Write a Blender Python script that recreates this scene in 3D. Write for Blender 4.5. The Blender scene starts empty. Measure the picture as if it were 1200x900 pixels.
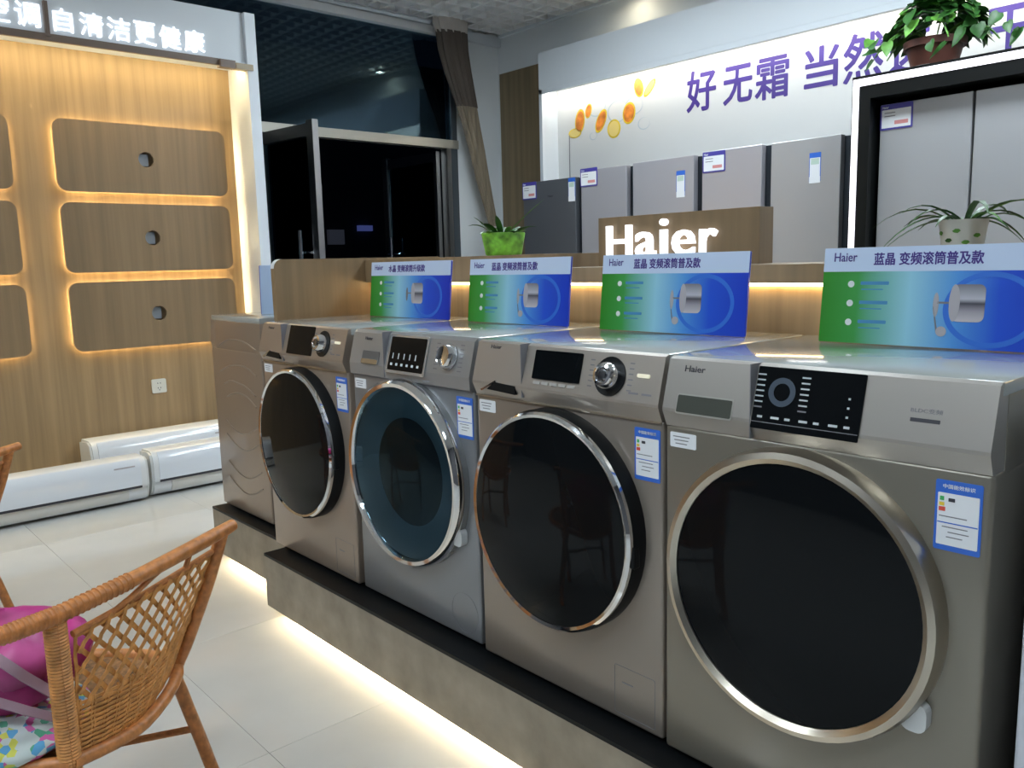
import bpy, bmesh, math, random
from mathutils import Matrix, Vector
random.seed(7)
SC = bpy.context.scene
C = SC.collection
PI = math.pi
V = Vector

# ------------------------------------------------------------------ camera
FPX = 970.575
cd = bpy.data.cameras.new('camera'); cam = bpy.data.objects.new('camera', cd); C.objects.link(cam)
cd.sensor_fit = 'HORIZONTAL'; cd.sensor_width = 36; cd.lens = FPX / 1200 * 36; cd.clip_start = .02; cd.clip_end = 200
_r = V((0.66835, 0.743411, -0.025464)); _u = V((-0.091644, 0.116266, 0.988981)); _w = V((-0.73818, 0.658652, -0.145835))
cam.matrix_world = Matrix(((_r.x, _u.x, -_w.x, 2.8723), (_r.y, _u.y, -_w.y, -1.3329), (_r.z, _u.z, -_w.z, 1.2947), (0, 0, 0, 1)))
SC.camera = cam
# ------------------------------------------------------------------ world, exposure
wd = bpy.data.worlds.new('night'); SC.world = wd; wd.use_nodes = True
wd.node_tree.nodes['Background'].inputs[0].default_value = (.012, .02, .04, 1)
wd.node_tree.nodes['Background'].inputs[1].default_value = .25
SC.view_settings.view_transform = 'Standard'; SC.view_settings.look = 'None'
SC.view_settings.exposure = 0.38; SC.view_settings.gamma = 1
SC.view_settings.use_curve_mapping = False
SC.cycles.use_denoising = True
SC.cycles.max_bounces = 7; SC.cycles.sample_clamp_indirect = 4
LAMP = 30.0          # radiance of the added ceiling panels
WARM = (1, .79, .42)
WARMW = (1, .80, .50)

# ------------------------------------------------------------------ materials
def srgb(r, g, b):
    f = lambda c: (c / 255 / 12.92) if c / 255 <= .04045 else ((c / 255 + .055) / 1.055) ** 2.4
    return (f(r), f(g), f(b), 1)
MATS = {}
def mat(name, col, rough=.5, metal=0, emit=None, es=1, noise=0, nscale=(8, 8, 8), coat=0, spec=.5, bump=0):
    if name in MATS: return MATS[name]
    m = bpy.data.materials.new(name); m.use_nodes = True; nt = m.node_tree; b = nt.nodes['Principled BSDF']
    col = tuple(col) + (1,) if len(col) == 3 else col
    b.inputs['Base Color'].default_value = col; b.inputs['Roughness'].default_value = rough
    b.inputs['Metallic'].default_value = metal; b.inputs['Coat Weight'].default_value = coat
    b.inputs['Specular IOR Level'].default_value = spec; b.inputs['Coat Roughness'].default_value = .05
    if emit:
        b.inputs['Emission Color'].default_value = tuple(emit) + (1,); b.inputs['Emission Strength'].default_value = es
    if noise or bump:
        tc = nt.nodes.new('ShaderNodeTexCoord'); mp = nt.nodes.new('ShaderNodeMapping'); mp.inputs['Scale'].default_value = nscale
        nz = nt.nodes.new('ShaderNodeTexNoise'); nz.inputs['Scale'].default_value = 1; nz.inputs['Detail'].default_value = 5
        nt.links.new(tc.outputs['Object'], mp.inputs[0]); nt.links.new(mp.outputs[0], nz.inputs['Vector'])
        if noise:
            cr = nt.nodes.new('ShaderNodeValToRGB'); e = cr.color_ramp.elements
            e[0].position = .3; e[1].position = .7
            e[0].color = tuple(c * (1 - noise) for c in col[:3]) + (1,); e[1].color = tuple(min(1, c * (1 + noise)) for c in col[:3]) + (1,)
            nt.links.new(nz.outputs[0], cr.inputs[0]); nt.links.new(cr.outputs[0], b.inputs['Base Color'])
        if bump:
            bp = nt.nodes.new('ShaderNodeBump'); bp.inputs['Strength'].default_value = bump; bp.inputs['Distance'].default_value = .004
            nt.links.new(nz.outputs[0], bp.inputs['Height']); nt.links.new(bp.outputs[0], b.inputs['Normal'])
    MATS[name] = m
    return m
def glass(name, tint=(.75, .8, .82), refl=1.0, rough=.02):
    if name in MATS: return MATS[name]
    m = bpy.data.materials.new(name); m.use_nodes = True; nt = m.node_tree; nt.nodes.remove(nt.nodes['Principled BSDF'])
    tr = nt.nodes.new('ShaderNodeBsdfTransparent'); tr.inputs[0].default_value = tint + (1,)
    gl = nt.nodes.new('ShaderNodeBsdfGlossy'); gl.inputs['Roughness'].default_value = rough; gl.inputs[0].default_value = (.55, .82, 1, 1)
    fr = nt.nodes.new('ShaderNodeFresnel'); fr.inputs[0].default_value = 1.5
    mu = nt.nodes.new('ShaderNodeMath'); mu.operation = 'MULTIPLY'; mu.inputs[1].default_value = refl; mu.use_clamp = True
    mx = nt.nodes.new('ShaderNodeMixShader')
    nt.links.new(fr.outputs[0], mu.inputs[0]); nt.links.new(mu.outputs[0], mx.inputs[0])
    nt.links.new(tr.outputs[0], mx.inputs[1]); nt.links.new(gl.outputs[0], mx.inputs[2])
    nt.links.new(mx.outputs[0], nt.nodes['Material Output'].inputs[0])
    MATS[name] = m
    return m
def grad_mat(name, stops, axis=0, lo=0., hi=1.):
    """flat print: colour bands along one local axis"""
    if name in MATS: return MATS[name]
    m = bpy.data.materials.new(name); m.use_nodes = True; nt = m.node_tree; b = nt.nodes['Principled BSDF']
    tc = nt.nodes.new('ShaderNodeTexCoord'); sp = nt.nodes.new('ShaderNodeSeparateXYZ'); mr = nt.nodes.new('ShaderNodeMapRange')
    mr.inputs[1].default_value = lo; mr.inputs[2].default_value = hi
    cr = nt.nodes.new('ShaderNodeValToRGB'); e = cr.color_ramp.elements
    while len(e) < len(stops): e.new(.5)
    for k, (pos, c) in enumerate(stops): e[k].position = pos; e[k].color = c
    nt.links.new(tc.outputs['Object'], sp.inputs[0]); nt.links.new(sp.outputs[axis], mr.inputs[0]); nt.links.new(mr.outputs[0], cr.inputs[0])
    nt.links.new(cr.outputs[0], b.inputs['Base Color']); b.inputs['Roughness'].default_value = .35
    MATS[name] = m
    return m

wood = mat('wood_veneer', (.31, .21, .11), .45, noise=.22, nscale=(22, 22, .8))
woodb = mat('wood_board', (.235, .16, .088), .45, noise=.16, nscale=(26, 26, .9))
woodd = mat('wood_dark', (.20, .15, .085), .5, noise=.2, nscale=(25, 25, .8))
white = mat('white_paint', (.72, .77, .82), .55)
wallm = mat('wall_paint', (.76, .80, .83), .7, noise=.03, nscale=(2, 2, 2))
dimwall = mat('shop_wall', (.10, .10, .11), .8)
tilem = mat('porcelain_tile', (.60, .60, .58), .10, noise=.05, nscale=(3, 3, 3))
grout = mat('grout', (.48, .47, .44), .7)
slatm = mat('ceiling_grid', (.88, .89, .90), .5)
slabm = mat('slab', (.88, .89, .90), .8)
black = mat('black_plastic', (.005, .006, .007), .4, spec=.2)
blackg = mat('black_glass', (.004, .005, .006), .05, spec=.13)
steel = mat('brushed_steel', (.42, .42, .42), .3, 1)
chrome = mat('chrome', (.82, .83, .85), .06, 1)
champ = mat('champagne_ring', (.55, .50, .42), .28, 1)
gold = mat('champagne_paint', (.30, .258, .222), .33, .55, coat=.25)
gold2 = mat('bronze_paint', (.25, .228, .19), .33, .55, coat=.25)
silver = mat('silver_paint', (.27, .28, .295), .33, .55, coat=.25)
panelm = mat('panel_silver', (.40, .375, .345), .33, .6)
goldw = mat('champagne_warm', (.36, .29, .235), .33, .55, coat=.25)
goldp = mat('panel_champagne', (.37, .305, .25), .33, .55)
topm = mat('lid_grey', (.36, .38, .37), .12, coat=.5)
whiteg = mat('white_plastic', (.72, .74, .76), .16, coat=.3)
paper = mat('paper_white', (.75, .77, .80), .5)
bluep = mat('label_blue', (.03, .13, .55), .4)
redp = mat('label_red', (.7, .08, .05), .4); yelp = mat('label_yellow', (.75, .55, .05), .4); grnp = mat('label_green', (.05, .4, .12), .4)
inkd = mat('ink_dark', (.03, .03, .04), .5); inkg = mat('ink_grey', (.20, .20, .22), .5); inkl = mat('ink_light', (.55, .58, .60), .5)
purple = mat('purple_print', (.05, .024, .22), .5)
stone = mat('plinth_laminate', (.25, .215, .165), .5, noise=.25, nscale=(9, 9, 9))
rattan = mat('rattan', (.46, .175, .05), .42, noise=.3, nscale=(60, 60, 60))
rattw = mat('rattan_weave', (.54, .24, .065), .5, noise=.3, nscale=(50, 50, 50))
leaf = mat('leaf_green', (.026, .105, .018), .4, noise=.5, nscale=(20, 20, 20))
leafl = mat('leaf_light', (.10, .28, .04), .4, noise=.4, nscale=(20, 20, 20))
glassm = glass('shop_glass', (.42, .48, .52), 1.8)
def emitm(name, col, s): return mat(name, (.8, .8, .8), .5, emit=col, es=s)

# ------------------------------------------------------------------ mesh helpers
def bm_box(bm, a, b, bev=0, seg=2):
    x0, y0, z0 = a; x1, y1, z1 = b
    vs = [bm.verts.new(p) for p in ((x0, y0, z0), (x1, y0, z0), (x1, y1, z0), (x0, y1, z0), (x0, y0, z1), (x1, y0, z1), (x1, y1, z1), (x0, y1, z1))]
    fs = [bm.faces.new([vs[i] for i in f]) for f in ((0, 3, 2, 1), (4, 5, 6, 7), (0, 1, 5, 4), (1, 2, 6, 5), (2, 3, 7, 6), (3, 0, 4, 7))]
    if bev:
        es = list({e for f in fs for e in f.edges})
        bmesh.ops.bevel(bm, geom=es, offset=bev, segments=seg, affect='EDGES', profile=.5)
def rrect(cx, cy, w, h, r, n=6):
    r = min(r, w / 2 - 1e-5, h / 2 - 1e-5); pts = []
    for (sx, sy, a0) in ((1, 1, 0), (-1, 1, PI / 2), (-1, -1, PI), (1, -1, 1.5 * PI)):
        for k in range(n + 1):
            a = a0 + PI / 2 * k / n
            pts.append((cx + sx * (w / 2 - r) + r * math.cos(a), cy + sy * (h / 2 - r) + r * math.sin(a)))
    return pts
def circ(cx, cy, r, n=32, ry=None):
    return [(cx + r * math.cos(2 * PI * k / n), cy + (ry or r) * math.sin(2 * PI * k / n)) for k in range(n)]
def bm_prism(bm, poly, d0, d1, M=Matrix()):
    lo = [bm.verts.new(M @ V((x, y, d0))) for x, y in poly]; hi = [bm.verts.new(M @ V((x, y, d1))) for x, y in poly]
    n = len(poly)
    bm.faces.new(lo[::-1]); bm.faces.new(hi)
    for i in range(n): bm.faces.new((lo[i], lo[(i + 1) % n], hi[(i + 1) % n], hi[i]))
def bm_ring(bm, out, inn, d0, d1, M=Matrix()):
    n = len(out)
    a, b, c, d = [[bm.verts.new(M @ V((x, y, z))) for x, y in P] for P, z in ((out, d0), (out, d1), (inn, d1), (inn, d0))]
    for i in range(n):
        j = (i + 1) % n
        for p, q in ((a, b), (b, c), (c, d), (d, a)): bm.faces.new((p[i], p[j], q[j], q[i]))
def bm_lathe(bm, prof, M=Matrix(), n=48):
    rows = []
    for r, h in prof:
        if r < 1e-6: rows.append([bm.verts.new(M @ V((0, 0, h)))])
        else: rows.append([bm.verts.new(M @ V((r * math.cos(2 * PI * k / n), r * math.sin(2 * PI * k / n), h))) for k in range(n)])
    for A, B in zip(rows, rows[1:]):
        for k in range(n):
            j = (k + 1) % n
            if len(A) == 1 and len(B) == 1: continue
            if len(A) == 1: bm.faces.new((A[0], B[k], B[j]))
            elif len(B) == 1: bm.faces.new((A[k], A[j], B[0]))
            else: bm.faces.new((A[k], A[j], B[j], B[k]))
def bm_tube(bm, pts, r, n=8, cap=True, sub=0):
    pts = [V(p) for p in pts]
    if sub and len(pts) > 2:
        q = []
        for i in range(len(pts) - 1):
            p0, p1, p2, p3 = pts[max(i - 1, 0)], pts[i], pts[i + 1], pts[min(i + 2, len(pts) - 1)]
            for k in range(sub):
                t = k / sub
                q.append(.5 * ((2 * p1) + (p2 - p0) * t + (2 * p0 - 5 * p1 + 4 * p2 - p3) * t * t + (3 * p1 - p0 - 3 * p2 + p3) * t ** 3))
        q.append(pts[-1]); m = len(pts) - 1
        if not isinstance(r, (int, float)):
            r = [r[min(int(k / sub), m)] * (1 - (k / sub) % 1) + r[min(int(k / sub) + 1, m)] * ((k / sub) % 1) for k in range(len(q))]
        pts = q
    rr = r if not isinstance(r, (int, float)) else [r] * len(pts)
    up = V((0, 0, 1)); rings = []
    prev = None
    for i, p in enumerate(pts):
        t = (pts[min(i + 1, len(pts) - 1)] - pts[max(i - 1, 0)]).normalized()
        if prev is None:
            a = t.cross(up)
            if a.length < .05: a = t.cross(V((1, 0, 0)))
        else:
            a = prev - t * prev.dot(t)
        a.normalize(); prev = a; b = t.cross(a)
        rings.append([bm.verts.new(p + rr[i] * (math.cos(2 * PI * k / n) * a + math.sin(2 * PI * k / n) * b)) for k in range(n)])
    for A, B in zip(rings, rings[1:]):
        for k in range(n): bm.faces.new((A[k], A[(k + 1) % n], B[(k + 1) % n], B[k]))
    if cap: bm.faces.new(rings[0][::-1]); bm.faces.new(rings[-1])
def finish(bm, name, m, parent=None, smooth=False, world=False):
    bmesh.ops.recalc_face_normals(bm, faces=bm.faces[:])
    me = bpy.data.meshes.new(name); bm.to_mesh(me); bm.free()
    if smooth:
        for p in me.polygons: p.use_smooth = True
        try: me.set_sharp_from_angle(angle=math.radians(40))
        except Exception: pass
    me.materials.append(m)
    o = bpy.data.objects.new(name, me); C.objects.link(o)
    if parent:
        o.parent = parent
        if world:
            W = parent.matrix_basis.copy(); q = parent.parent
            while q: W = q.matrix_basis @ W; q = q.parent
            me.transform(W.inverted())
    return o
def B(name, a, b, m, parent=None, bev=0, world=False):
    bm = bmesh.new(); bm_box(bm, a, b, bev); return finish(bm, name, m, parent, world=world)
def PR(name, poly, d0, d1, m, parent=None, M=Matrix(), world=False):
    bm = bmesh.new(); bm_prism(bm, poly, d0, d1, M); return finish(bm, name, m, parent, world=world)
def TB(name, pts, r, m, parent=None, n=8, sub=0, world=False):
    bm = bmesh.new(); bm_tube(bm, pts, r, n, True, sub); return finish(bm, name, m, parent, True, world)
def LT(name, prof, m, parent=None, M=Matrix(), n=48, world=False):
    bm = bmesh.new(); bm_lathe(bm, prof, M, n); return finish(bm, name, m, parent, True, world)
def frame(o, x, y):
    """matrix with origin o, local x/y axes in world, z = x cross y"""
    o, x, y = V(o), V(x).normalized(), V(y).normalized(); z = x.cross(y)
    return Matrix(((x.x, y.x, z.x, o.x), (x.y, y.y, z.y, o.y), (x.z, y.z, z.z, o.z), (0, 0, 0, 1)))
def TX(name, s, m, M, h, depth=.001, parent=None, bold=0.0, width=None, shear=0, world=False, fat=0):
    """lettering as thin solid; h = cap height of the box, lower left corner at the origin of M"""
    c = bpy.data.curves.new(name, 'FONT'); c.body = s; c.size = 1; c.offset = bold; c.shear = shear; c.resolution_u = 3
    t = bpy.data.objects.new('tmp', c); C.objects.link(t)
    dg = bpy.context.evaluated_depsgraph_get(); me = bpy.data.meshes.new_from_object(t.evaluated_get(dg))
    bpy.data.objects.remove(t); bpy.data.curves.remove(c)
    xs = [v.co.x for v in me.vertices]; ys = [v.co.y for v in me.vertices]
    x0, x1, y0, y1 = min(xs), max(xs), min(ys), max(ys); k = h / (y1 - y0); kx = (width / (x1 - x0)) if width else k
    bm = bmesh.new(); bm.from_mesh(me); bpy.data.meshes.remove(me)
    for v in bm.verts: v.co = V(((v.co.x - x0) * kx, (v.co.y - y0) * k, 0))
    if fat:                                  # heavier strokes: shifted copies of the outline
        g0 = bm.verts[:] + bm.edges[:] + bm.faces[:]
        for q in range(6):
            dd = bmesh.ops.duplicate(bm, geom=g0)
            for e in dd['geom']:
                if isinstance(e, bmesh.types.BMVert): e.co += V((fat * math.cos(q * PI / 3 + .4), fat * math.sin(q * PI / 3 + .4), .00003 * (q + 1)))
    g = bmesh.ops.extrude_face_region(bm, geom=bm.faces[:])
    for e in g['geom']:
        if isinstance(e, bmesh.types.BMVert): e.co.z += depth
    for v in bm.verts: v.co = M @ v.co
    return finish(bm, name, m, parent, world=world)
def tag(o, label, cat, group=None):
    o['label'] = label; o['category'] = cat
    if group: o['group'] = group
    return o
def thing(name, label, cat, loc=(0, 0, 0), rotz=0, group=None):
    o = bpy.data.objects.new(name, None); C.objects.link(o); o.empty_display_size = .1
    o.location = loc; o.rotation_euler = (0, 0, rotz)
    o.matrix_basis = Matrix.Translation(V(loc)) @ Matrix.Rotation(rotz, 4, 'Z')
    return tag(o, label, cat, group)
def struct(o): o['kind'] = 'structure'; return o
def copy_tree(o, parent=None):
    c = o.copy(); C.objects.link(c); c.parent = parent
    for ch in list(o.children): copy_tree(ch, c)
    return c

# ================================================================== SETTING
X0, X1, Y0, Y1, H = -3.3, 5.2, -4.2, 4.1, 3.40
floor = struct(B('floor', (X0 - .1, Y0, -.05), (X1, Y1, -.004), grout))
bm = bmesh.new(); bm_box(bm, (-.3995, -.3995, -.006), (.3995, .3995, 0), .0005, 1)
t0 = finish(bm, 'tile', tilem, floor)
first = True
for i in range(-3, 9):
    for j in range(-5, 6):
        cx, cy = -1.525 + .8 * i + .4, -.463 + .8 * j + .4
        if cx > X1 or cx < X0 - .2 or cy < Y0 or cy > Y1 + .2: continue
        t = t0 if first else t0.copy()
        if not first: C.objects.link(t)
        first = False
        t.location = (cx, cy, 0)
struct(B('wall_back', (X0 - .15, Y1, 0), (X1, Y1 + .15, 3.7), wallm))
struct(B('wall_right', (X1, Y0, 0), (X1 + .15, Y1, 3.7), dimwall))
struct(B('wall_front', (X0 - .15, Y0 - .15, 0), (X1, Y0, 3.7), dimwall))
struct(B('wall_left', (X0 - .15, 3.56, 0), (X0, Y1, 3.7), wallm))
struct(B('wall_left_header', (X0 - .15, Y0, 3.36), (X0 - .02, 3.56, 3.7), wallm))
ceil = struct(B('ceiling', (X0 - .15, Y0, 3.48), (X1, Y1, 3.70), slabm))
bm = bmesh.new(); bm_box(bm, (-.011, Y0, 0), (.011, Y1, .045)); sx = finish(bm, 'slat', slatm, ceil)
bm = bmesh.new(); bm_box(bm, (X0, -.011, .0), (X1, .011, .045)); sy = finish(bm, 'slat', slatm, ceil)
PITCH = .15
k = 0
x = X0 + .08
while x < X1:
    o = sx if k == 0 else sx.copy()
    if k: C.objects.link(o)
    o.location = (x, 0, H); k += 1; x += PITCH
k = 0; y = Y0 + .05
while y < Y1:
    o = sy if k == 0 else sy.copy()
    if k: C.objects.link(o)
    o.location = (0, y, H + .0004); k += 1; y += PITCH
struct(B('trim_1', (X0 - .02, 3.56, 3.30), (X0 + .05, Y1, 3.385), white))
struct(B('trim_2', (X0 + .05, Y1 - .03, 3.375), (X1, Y1, 3.40), white))
wp = struct(B('trim_3', (-3.26, Y1 - .02, 0), (-2.68, Y1 - .001, 3.05), woodd))
# storefront
sw = bpy.data.objects.new('window_1', None); C.objects.link(sw); struct(sw)
B('glass_pane', (X0 - .012, Y0, 2.405), (X0, 3.5, 3.36), glassm, sw)
B('glass_pane', (X0 - .012, Y0, .08), (X0, 1.58, 2.33), glassm, sw)
B('transom_bar', (X0 - .05, Y0, 2.33), (X0 + .04, 3.56, 2.405), mat('beam_alu', (.50, .48, .42), .35, .6), sw)
B('jamb', (X0 - .05, 3.42, 0), (X0 + .04, 3.47, 2.33), steel, sw)
B('jamb', (X0 - .05, 3.50, 2.405), (X0 + .02, 3.56, 3.36), mat('dark_alu', (.10, .12, .14), .4, .5), sw)
B('jamb', (X0 - .05, 3.47, 0), (X0 + .02, 3.56, 2.33), MATS['dark_alu'], sw)
B('jamb', (X0 - .05, 1.54, 0), (X0 + .04, 1.60, 2.33), steel, sw)
B('bottom_rail', (X0 - .05, Y0, 0), (X0 + .04, 1.54, .08), steel, sw)
B('head_channel', (X0 - .02, Y0, 3.30), (X0 + .06, 3.5, 3.36), slatm, sw)
def leaf_door(name, hx, hy, ang, w):
    d = bpy.data.objects.new(name, None); C.objects.link(d); struct(d)
    d.matrix_basis = Matrix.Translation(V((hx, hy, 0))) @ Matrix.Rotation(ang, 4, 'Z')
    B('stile', (0, -.02, .01), (.045, .02, 2.31), steel, d); B('stile', (w - .075, -.025, .01), (w, .025, 2.33), steel, d)
    B('top_rail', (.045, -.02, 2.22), (w - .075, .02, 2.31), steel, d); B('bottom_rail', (.045, -.02, .01), (w - .075, .02, .12), steel, d)
    B('glass_pane', (.045, -.005, .12), (w - .075, .005, 2.22), glassm, d)
    for s in (-1, 1):
        h = TB('handle', [(w - .16, s * .07, .95), (w - .16, s * .07, 1.56)], .014, chrome, d)
        for z in (1.0, 1.40): TB('handle_stub', [(w - .16, 0, z), (w - .16, s * .07, z)], .009, chrome, h, 6)
        TB('lock_bar', [(w - .05, s * .03, 1.40), (w - .26, s * .03, 1.40)], .010, chrome, d, 6)
    return d
leaf_door('door_1', X0 + .05, 1.62, math.radians(7), .70)
leaf_door('door_2', X0 - .06, 3.39, math.radians(181), .86)
# ceiling rail and tied strip curtain
tag(TB('curtain_rail', [(-3.18, -3.9, 3.365), (-3.18, 3.22, 3.365)], .016, white), 'long white curtain rail under the ceiling above the glass shopfront', 'curtain rail')
cur = thing('strip_curtain', 'bunched brown-grey strip curtain tied back beside the glass door', 'curtain', (-3.13, 3.45, 0))
def folded(bm, pts, rad, n=28, amp=.28, ph=0):
    rings = []
    for i, (p, r) in enumerate(zip(pts, rad)):
        ring = []
        for k in range(n):
            a = 2 * PI * k / n; q = r * (1 + amp * (1 if k % 2 else -1) * (.7 + .3 * math.sin(3 * a + i)))
            ring.append(bm.verts.new((p[0] + .45 * q * math.cos(a), p[1] + q * math.sin(a), p[2])))
        rings.append(ring)
    for A, Bq in zip(rings, rings[1:]):
        for k in range(n): bm.faces.new((A[k], A[(k + 1) % n], Bq[(k + 1) % n], Bq[k]))
    bm.faces.new(rings[0][::-1]); bm.faces.new(rings[-1])
bm = bmesh.new()
cp = [(-3.13, 3.42, 3.30), (-3.13, 3.435, 3.15), (-3.13, 3.475, 2.98), (-3.13, 3.54, 2.76), (-3.13, 3.60, 2.55), (-3.12, 3.66, 2.30), (-3.12, 3.72, 2.05), (-3.12, 3.79, 1.80), (-3.12, 3.84, 1.62), (-3.12, 3.87, 1.40), (-3.12, 3.87, .5), (-3.12, 3.87, .05)]
cr_ = [.15, .145, .135, .115, .095, .083, .072, .058, .05, .06, .08, .09]
folded(bm, cp, cr_, 30, .10); finish(bm, 'drape', mat('strip_pvc', (.21, .17, .12), .35, noise=.35, nscale=(6, 30, 1.2)), cur, False, True)
bm = bmesh.new(); folded(bm, [(-3.128, 3.42, 3.30), (-3.128, 3.435, 3.15), (-3.128, 3.475, 2.98), (-3.128, 3.535, 2.78), (-3.128, 3.565, 2.68)], [.158, .153, .142, .122, .110], 30, .10)
finish(bm, 'dark_cloth', mat('dark_brown_cloth', (.08, .062, .05), .7), cur, False, True)
bm = bmesh.new(); folded(bm, [(-3.13, 3.41, 3.40), (-3.13, 3.415, 3.36), (-3.13, 3.42, 3.28)], [.17, .175, .155], 30, .10)
finish(bm, 'gathered_heading', mat('heading_tape', (.52, .48, .45), .6), cur, False, True)
TB('tie', [(-3.12 + .035 * math.cos(a), 3.84 + .06 * math.sin(a), 1.62) for a in [2 * PI * k / 16 for k in range(17)]], .008, MATS['heading_tape'], cur, 6, 0, True)
# street outside
struct(B('street_ground', (-30, -12, -.12), (X0 - .15, 25, -.06), mat('asphalt', (.03, .03, .035), .8)))
struct(B('street_wall', (-10.8, -6, -.06), (-10.4, 22, 5.0), mat('far_wall', (.05, .055, .06), .9)))
for k, (yy, z0, w_, h_, c, s_) in enumerate(((6.82, 1.92, .28, .10, (.15, .2, .7), .14), (6.20, 1.68, .30, .26, (.3, .32, .42), .03), (7.5, 1.65, .5, .25, (.5, .4, .5), .04))):
    tag(B('lit_sign', (-10.39, yy, z0), (-10.3, yy + w_, z0 + h_), emitm('sign_glow_%d' % k, c, s_)), ('small blue lit sign across the dark street', 'dim grey lit shopfront left of the blue street sign', 'dim pinkish lit shopfront right of the blue street sign')[k], 'sign')

# ------------------------------------------------------------------ ceiling lights
lampm = emitm('lamp_diffuser', (.82, .93, 1), LAMP)
LP = [(-1.0, 2.25), (.5, 2.35), (2.0, 2.35), (3.5, 2.3), (1.0, -1.8), (3.3, -1.9), (-.6, -3.2), (1.8, -3.4)]  # unseen panels, added to brighten the back wall and machine fronts
LL = ['above the aisle nearest the shopfront doors', 'above the aisle behind the wood sign block', 'above the aisle before the black lit surround', 'above the aisle far right of the lit surround', 'above the wicker chair', 'above the camera at the right', 'behind the camera by the shopfront', 'behind the camera in the middle of the shop']
for k, (lx, ly) in enumerate(LP):
    t = thing('added_ceiling_light', 'unseen ceiling light panel, added ' + LL[k], 'light', (lx, ly, H - .02), 0, 'added ceiling light panels')
    bm = bmesh.new(); bm_ring(bm, rrect(0, 0, .62, .62, .01, 1), rrect(0, 0, .56, .56, .01, 1), -.02, .019); finish(bm, 'frame', white, t)
    PR('diffuser', rrect(0, 0, .56, .56, .01, 1), -.012, .0, lampm, t)
t = thing('downlight', 'small round downlight close to the back wall', 'light', (-1.55, 3.93, H - .03))
LT('trim_ring', [(.06, .03), (.06, 0), (.045, -.002), (.042, .028)], white, t, n=20)
LT('lens', [(0, .012), (.043, .012)], emitm('downlight_lens', (1, .86, .6), 60), t, n=16)

# ================================================================== LEFT DISPLAY WALL (air conditioners)
dw = thing('display_wall', 'wood-veneered display wall with white frame, backlit boards and glowing header lettering', 'display wall', (-2.5, 0, 0))
B('wood_back', (-2.60, -3.0, 0), (-2.50, 1.066, 2.60), wood, dw, 0, True)
B('frame_post', (-2.60, 1.066, 0), (-2.21, 1.135, 2.86), white, dw, .002, True)
B('header', (-2.60, -3.0, 2.565), (-2.24, 1.066, 2.86), white, dw, .002, True)
TRIM = mat('brown_trim', (.17, .125, .10), .45)
B('header_trim', (-2.245, -3.0, 2.528), (-2.225, .90, 2.566), TRIM, dw, 0, True)
B('header_trim', (-2.245, 1.0, 2.528), (-2.225, 1.066, 2.566), white, dw, 0, True)
B('header_trim', (-2.255, .89, 2.515), (-2.20, .985, 2.56), TRIM, dw, 0, True)
B('header_trim', (-2.255, .992, 2.515), (-2.20, 1.10, 2.55), mat('brass_trim', (.35, .28, .18), .4), dw, 0, True)
LM = emitm('letter_white', (.86, .92, 1), 1.15)
def glyph(ch, ya, yb, za, zb, m, parent, X, d=.008):
    return TX('header_letter', ch, m, frame((X, ya, za), (0, 1, 0), (0, 0, 1)), zb - za, d, parent, 0, yb - ya, 0, True, .0004)
glyph('空', -.335, -.215, 2.595, 2.715, LM, dw, -2.239); glyph('调', -.19, -.07, 2.59, 2.712, LM, dw, -2.239)
for k, ch in enumerate('自清洁更健康'):
    a = -.02 + .1425 * k
    glyph(ch, a + (.012 if ch == '自' else 0), a + (.108 if ch == '自' else .122), 2.588 - .001 * k, 2.708, LM, dw, -2.239)
B('separator_bar', (-2.239, -.055, 2.55), (-2.215, -.034, 2.73), TRIM, dw, 0, True)
LEDW = emitm('led_warm', WARM, 42)
B('led_strip', (-2.32, -2.9, 2.557), (-2.30, 1.05, 2.565), LEDW, dw, 0, True)
def dense(P, step=.03):
    Q = []
    for a, b in zip(P, P[1:] + P[:1]):
        k = max(1, int(math.hypot(b[0] - a[0], b[1] - a[1]) / step))
        Q += [(a[0] + (b[0] - a[0]) * i / k, a[1] + (b[1] - a[1]) * i / k) for i in range(k)]
    return Q
MX = lambda X: frame((X, 0, 0), (0, 1, 0), (0, 0, 1))
for cy, tags in ((.4845, 1), (-.7355, 0)):
    for cz in (1.9645, 1.4975, 1.036):
        W_, H_ = 1.0, .405
        bm = bmesh.new(); out = dense(rrect(cy, cz, W_, H_, .055, 7)); n = len(out)
        inn = [(cy + .045 * math.cos(a), cz + .045 * math.sin(a)) for a in [math.atan2(q[1] - cz, q[0] - cy) for q in out]]
        bm_ring(bm, out, inn, .036, .056, MX(-2.5)); bd = finish(bm, 'board', woodb, dw, False, True)
        bd['label'] = 'rounded wood board with a round socket hole'
        bm = bmesh.new(); bm_ring(bm, rrect(cy, cz, W_ - .05, H_ - .05, .04, 7), rrect(cy, cz, W_ - .056, H_ - .056, .04, 7), .004, .014, MX(-2.5))
        finish(bm, 'led_strip', LEDW, bd, False, True)
        bm = bmesh.new(); bm_ring(bm, rrect(cy, cz, W_ - .10, H_ - .10, .03, 7), rrect(cy, cz, W_ - .12, H_ - .12, .03, 7), 0, .036, MX(-2.5)); finish(bm, 'spacer', black, bd, False, True)
        s = PR('socket', rrect(cy - .012, cz, .072, .072, .006, 2), .0, .022, mat('socket_grey', (.30, .33, .36), .4), bd, MX(-2.5), True)
tag(PR('wall_socket', rrect(.459, .575, .088, .088, .008, 3), .0, .012, mat('socket_white', (.7, .68, .6), .4), None, MX(-2.5)), 'square white wall socket low on the wood display wall', 'socket')
ws = bpy.data.objects['wall_socket']
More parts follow.
